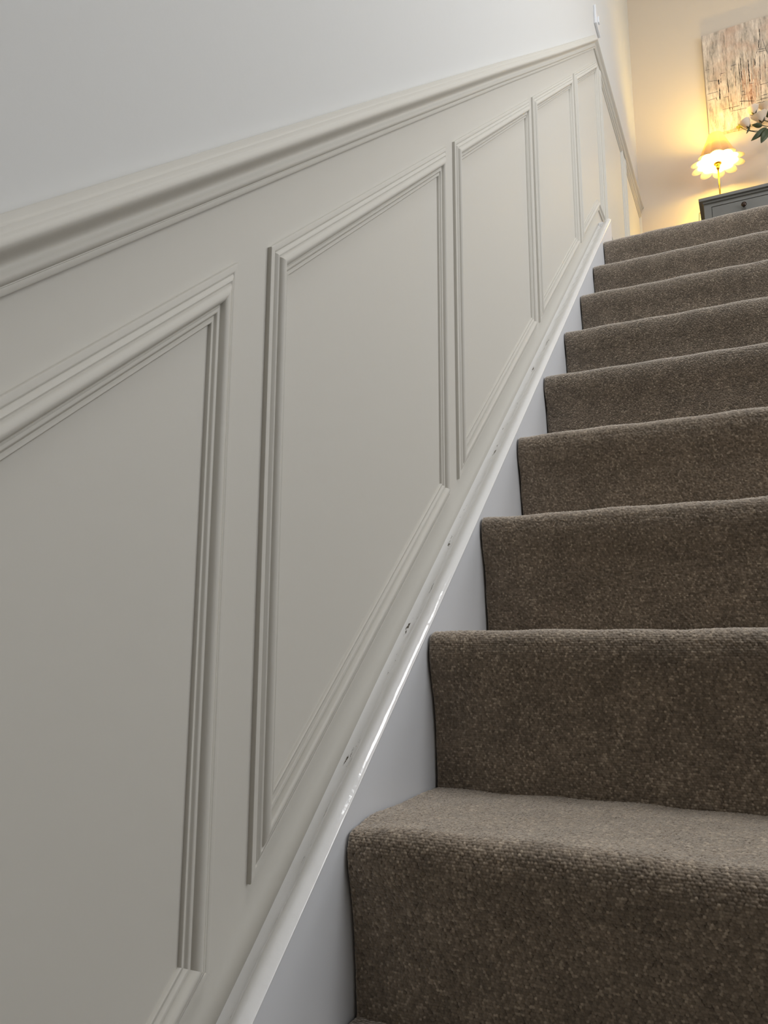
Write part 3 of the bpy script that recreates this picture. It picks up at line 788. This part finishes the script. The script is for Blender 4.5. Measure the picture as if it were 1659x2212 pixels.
for k in range(60):
    x = random.uniform(0.395, 1.06); z = random.uniform(3.45, 3.69); L = random.uniform(0.03, 0.14)
    gw.append((x, z, x+random.uniform(-.003, .003), z-L, random.uniform(0.8, 3.2)))
for k in range(60):
    x = random.uniform(0.72, 1.06); z = random.uniform(3.2, 3.5); L = random.uniform(0.03, 0.14)
    gw.append((x, z, x+random.uniform(-.003, .003), max(z-L, 3.1), random.uniform(0.8, 2.2)))
stroke_mesh('grey_wash_strokes', gw, M['grey_wash'], 0.0004)
for k in range(26):
    x = random.uniform(0.73, 1.05); z = random.uniform(3.25, 3.50); L = random.uniform(0.04, 0.14)
    STROKES.append((x, z, x, max(z-L, 3.2), random.uniform(0.8, 2.4)))
for k in range(8):
    x = random.uniform(0.70, 0.95); z = random.uniform(3.18, 3.40)
    STROKES.append((x, z, x+random.uniform(0.05, 0.12), z, random.uniform(0.8, 1.6)))
stroke_mesh('ink_strokes', [(a, b, c, d, max(e, 1.3)*1.35) for a, b, c, d, e in STROKES], M['ink'], 0.0006)

# ------------------------------------------------------------------ flowers in a vase
vase = lathe('vase', [(0.040, 0.0005), (0.052, 0.02), (0.062, 0.08), (0.056, 0.14), (0.036, 0.19), (0.032, 0.215), (0.038, 0.235), (0.035, 0.235), (0.029, 0.215), (0.033, 0.19), (0.050, 0.14), (0.050, 0.03), (0.001, 0.012)], 36, None, M['vase'], cap=False)
vase.location = (0.800, 3.400, CT)
tag(vase, 'white ceramic vase on the chest just right of the frame', 'vase')
MOUTH = Vector((0.800, 3.400, CT+0.225))

def petal_mesh(V, F, c, ax, ux, uy, r, ang, wdt, open_, hgt, nu=6, nv=7):
    """one cupped petal around axis ax at centre c"""
    b = len(V)
    for i in range(nv+1):
        t_ = i/nv
        for j in range(nu+1):
            s_ = (j/nu-0.5)*wdt*math.sin(math.pi*(0.12+0.80*t_))**0.6
            a = ang+s_
            rad = r*(0.25+0.75*math.sin(math.pi*(0.10+0.54*t_)))*(1+open_*1.3*t_**3)
            hh = hgt*(t_**0.85)-open_*0.25*hgt*t_**3
            V.append(c+ux*(rad*math.cos(a))+uy*(rad*math.sin(a))+ax*(hh-hgt*0.45))
    for i in range(nv):
        for j in range(nu):
            p = b+i*(nu+1)+j
            F.append((p, p+1, p+nu+2, p+nu+1))

def leaf(parent, base, tip, width, org, nrm=Vector((-0.05, -0.84, -0.56))):
    base = Vector(base); tip = Vector(tip); d = tip-base; L = d.length; d.normalize()
    side = d.cross(nrm).normalized(); n_ = side.cross(d).normalized(); V = []; F = []; N = 9
    for i in range(N+1):
        t_ = i/N; wv = width*0.62*(math.sin(math.pi*t_**0.75)**0.8+0.02)
        c = base+d*(L*t_)+n_*(0.10*L*math.sin(math.pi*t_))
        for s_ in (-1, -0.5, 0, 0.5, 1):
            V.append(c+side*(wv*s_)-n_*(0.18*wv*abs(s_))-org)
    m_ = len(V)
    V += [v-n_*0.0006 for v in V]
    for i in range(N):
        for j in range(4):
            p = i*5+j; F.append((p, p+1, p+6, p+5)); F.append((m_+p, m_+p+5, m_+p+6, m_+p+1))
    for i in range(N):
        for j in (0, 4):
            p = i*5+j; q = p+5
            F.append((p, q, m_+q, m_+p) if j == 0 else (q, p, m_+p, m_+q))
    return obj('leaf', mesh('leaf', V, F), parent, M['leaf'], True)

def rose(c, r, axis, label, leaves=(), elong=1.0, opening=0.18, foot=(0, 0, 0)):
    c = Vector(c); ax = Vector(axis).normalized()
    ux = ax.cross(Vector((0.3, 1, 0.1))).normalized(); uy = ax.cross(ux)
    org = MOUTH+Vector(foot)
    e = empty('rose', org); tag(e, label, 'flower', 'white roses in the vase')
    for ring, (cnt, rr, wd, op, hg) in enumerate(((3, 0.34, 2.6, 0.0, 1.35), (4, 0.58, 2.0, 0.02, 1.45), (5, 0.82, 1.7, opening, 1.45), (5, 0.98, 1.6, opening*1.9, 1.35))):
        for k in range(cnt):
            V = []; F = []
            petal_mesh(V, F, c-org, ax, ux, uy, r*rr, 2*math.pi*k/cnt+ring*0.7, wd, op, r*hg*elong)
            me = mesh('petal', V, F)
            o = obj('petal', me, e, M['rose'], True)
    base = c-ax*(r*1.15*elong*0.62)
    # calyx
    V = []; F = []
    for k in range(5):
        a = 2*math.pi*k/5
        dr = ux*math.cos(a)+uy*math.sin(a); sd = ax.cross(dr); b = len(V)
        pts_ = [base-org-ax*0.003, base-org+dr*r*0.45+sd*r*0.14+ax*r*0.10, base-org+dr*r*0.85+ax*r*0.42, base-org+dr*r*0.45-sd*r*0.14+ax*r*0.10]
        V += pts_; V += [p-ax*0.0008 for p in pts_]
        F += [(b, b+1, b+2, b+3), (b+7, b+6, b+5, b+4), (b, b+4, b+5, b+1), (b+1, b+5, b+6, b+2), (b+2, b+6, b+7, b+3), (b+3, b+7, b+4, b)]
    obj('calyx', mesh('calyx', V, F), e, M['stem'])
    mid = (base+org)/2+Vector((0.02, -0.01, 0.02)); low = org-Vector((0, 0, 0.19))
    tube('stem', smooth_curve([low-org, Vector((0, 0, 0)), mid-org, base-ax*0.02-org, base-org], 6), 0.0018, e, M['stem'])
    for (b, t_, w_) in leaves: leaf(e, b, t_, w_, org)
    return e
rose((0.617, 3.350, 2.962), 0.031, (-0.25, -0.30, 1.0), 'largest open white rose at the right edge of the picture, above two hanging leaves',
     [((0.640, 3.350, 2.900), (0.565, 3.345, 2.846), 0.024), ((0.645, 3.350, 2.893), (0.608, 3.345, 2.820), 0.030), ((0.622, 3.35, 2.915), (0.575, 3.345, 2.932), 0.018)], 1.05, 0.20, (0, -0.008, 0))
rose((0.553, 3.352, 2.950), 0.0225, (-0.45, -0.2, 1.0), 'white rosebud leaning towards the lamp, lit warm from below',
     [((0.566, 3.35, 2.925), (0.548, 3.345, 2.890), 0.008)], 1.45, 0.05, (-0.010, -0.004, 0))
rose((0.590, 3.395, 3.040), 0.026, (-0.2, -0.1, 1.0), 'pale white rose behind and left of the largest one', [((0.580, 3.36, 2.975), (0.615, 3.36, 2.992), 0.010)], 1.1, 0.12, (-0.002, 0.010, 0))
rose((0.650, 3.420, 3.050), 0.030, (0.1, -0.1, 1.0), 'white rose at the very edge above the largest one, in shade', [((0.640, 3.39, 3.008), (0.678, 3.38, 2.970), 0.020)], 1.0, 0.2, (0.010, 0.006, 0))
rose((0.760, 3.380, 3.010), 0.032, (0.2, -0.2, 1.0), 'open white rose just outside the frame, over the vase', [((0.700, 3.36, 2.90), (0.640, 3.35, 2.875), 0.030)], 1.0, 0.22, (0.012, -0.010, 0))
# yellow sprig nearest the lamp
org = MOUTH+Vector((-0.014, -0.012, 0))
sp = empty('yellow_sprig', org)
tag(sp, 'small bright yellow spiky blossom between the lamp and the rosebud', 'flower')
cc = Vector((0.523, 3.352, 2.942))
for k in range(9):
    a = random.uniform(0, 2*math.pi); el = random.uniform(-0.7, 1.1)
    d = Vector((math.cos(a)*math.cos(el)*0.7, math.sin(a)*math.cos(el)*0.5, math.sin(el))).normalized()
    L = random.uniform(0.016, 0.028)
    tube('petal', smooth_curve([cc-org, cc+d*L*0.5+Vector((0, 0, 0.003))-org, cc+d*L-Vector((0, 0, 0.002))-org], 4), [0.0015]+[0.0034]*4+[0.0030, 0.0024, 0.0015, 0.0006], sp, M['yellow'], 6)
tube('stem', smooth_curve([(0, 0, -0.19), (0, 0, 0), (-0.10, -0.02, 0.10), Vector((0.560, 3.36, 2.915))-org, cc-org], 6), 0.0012, sp, M['stem'])
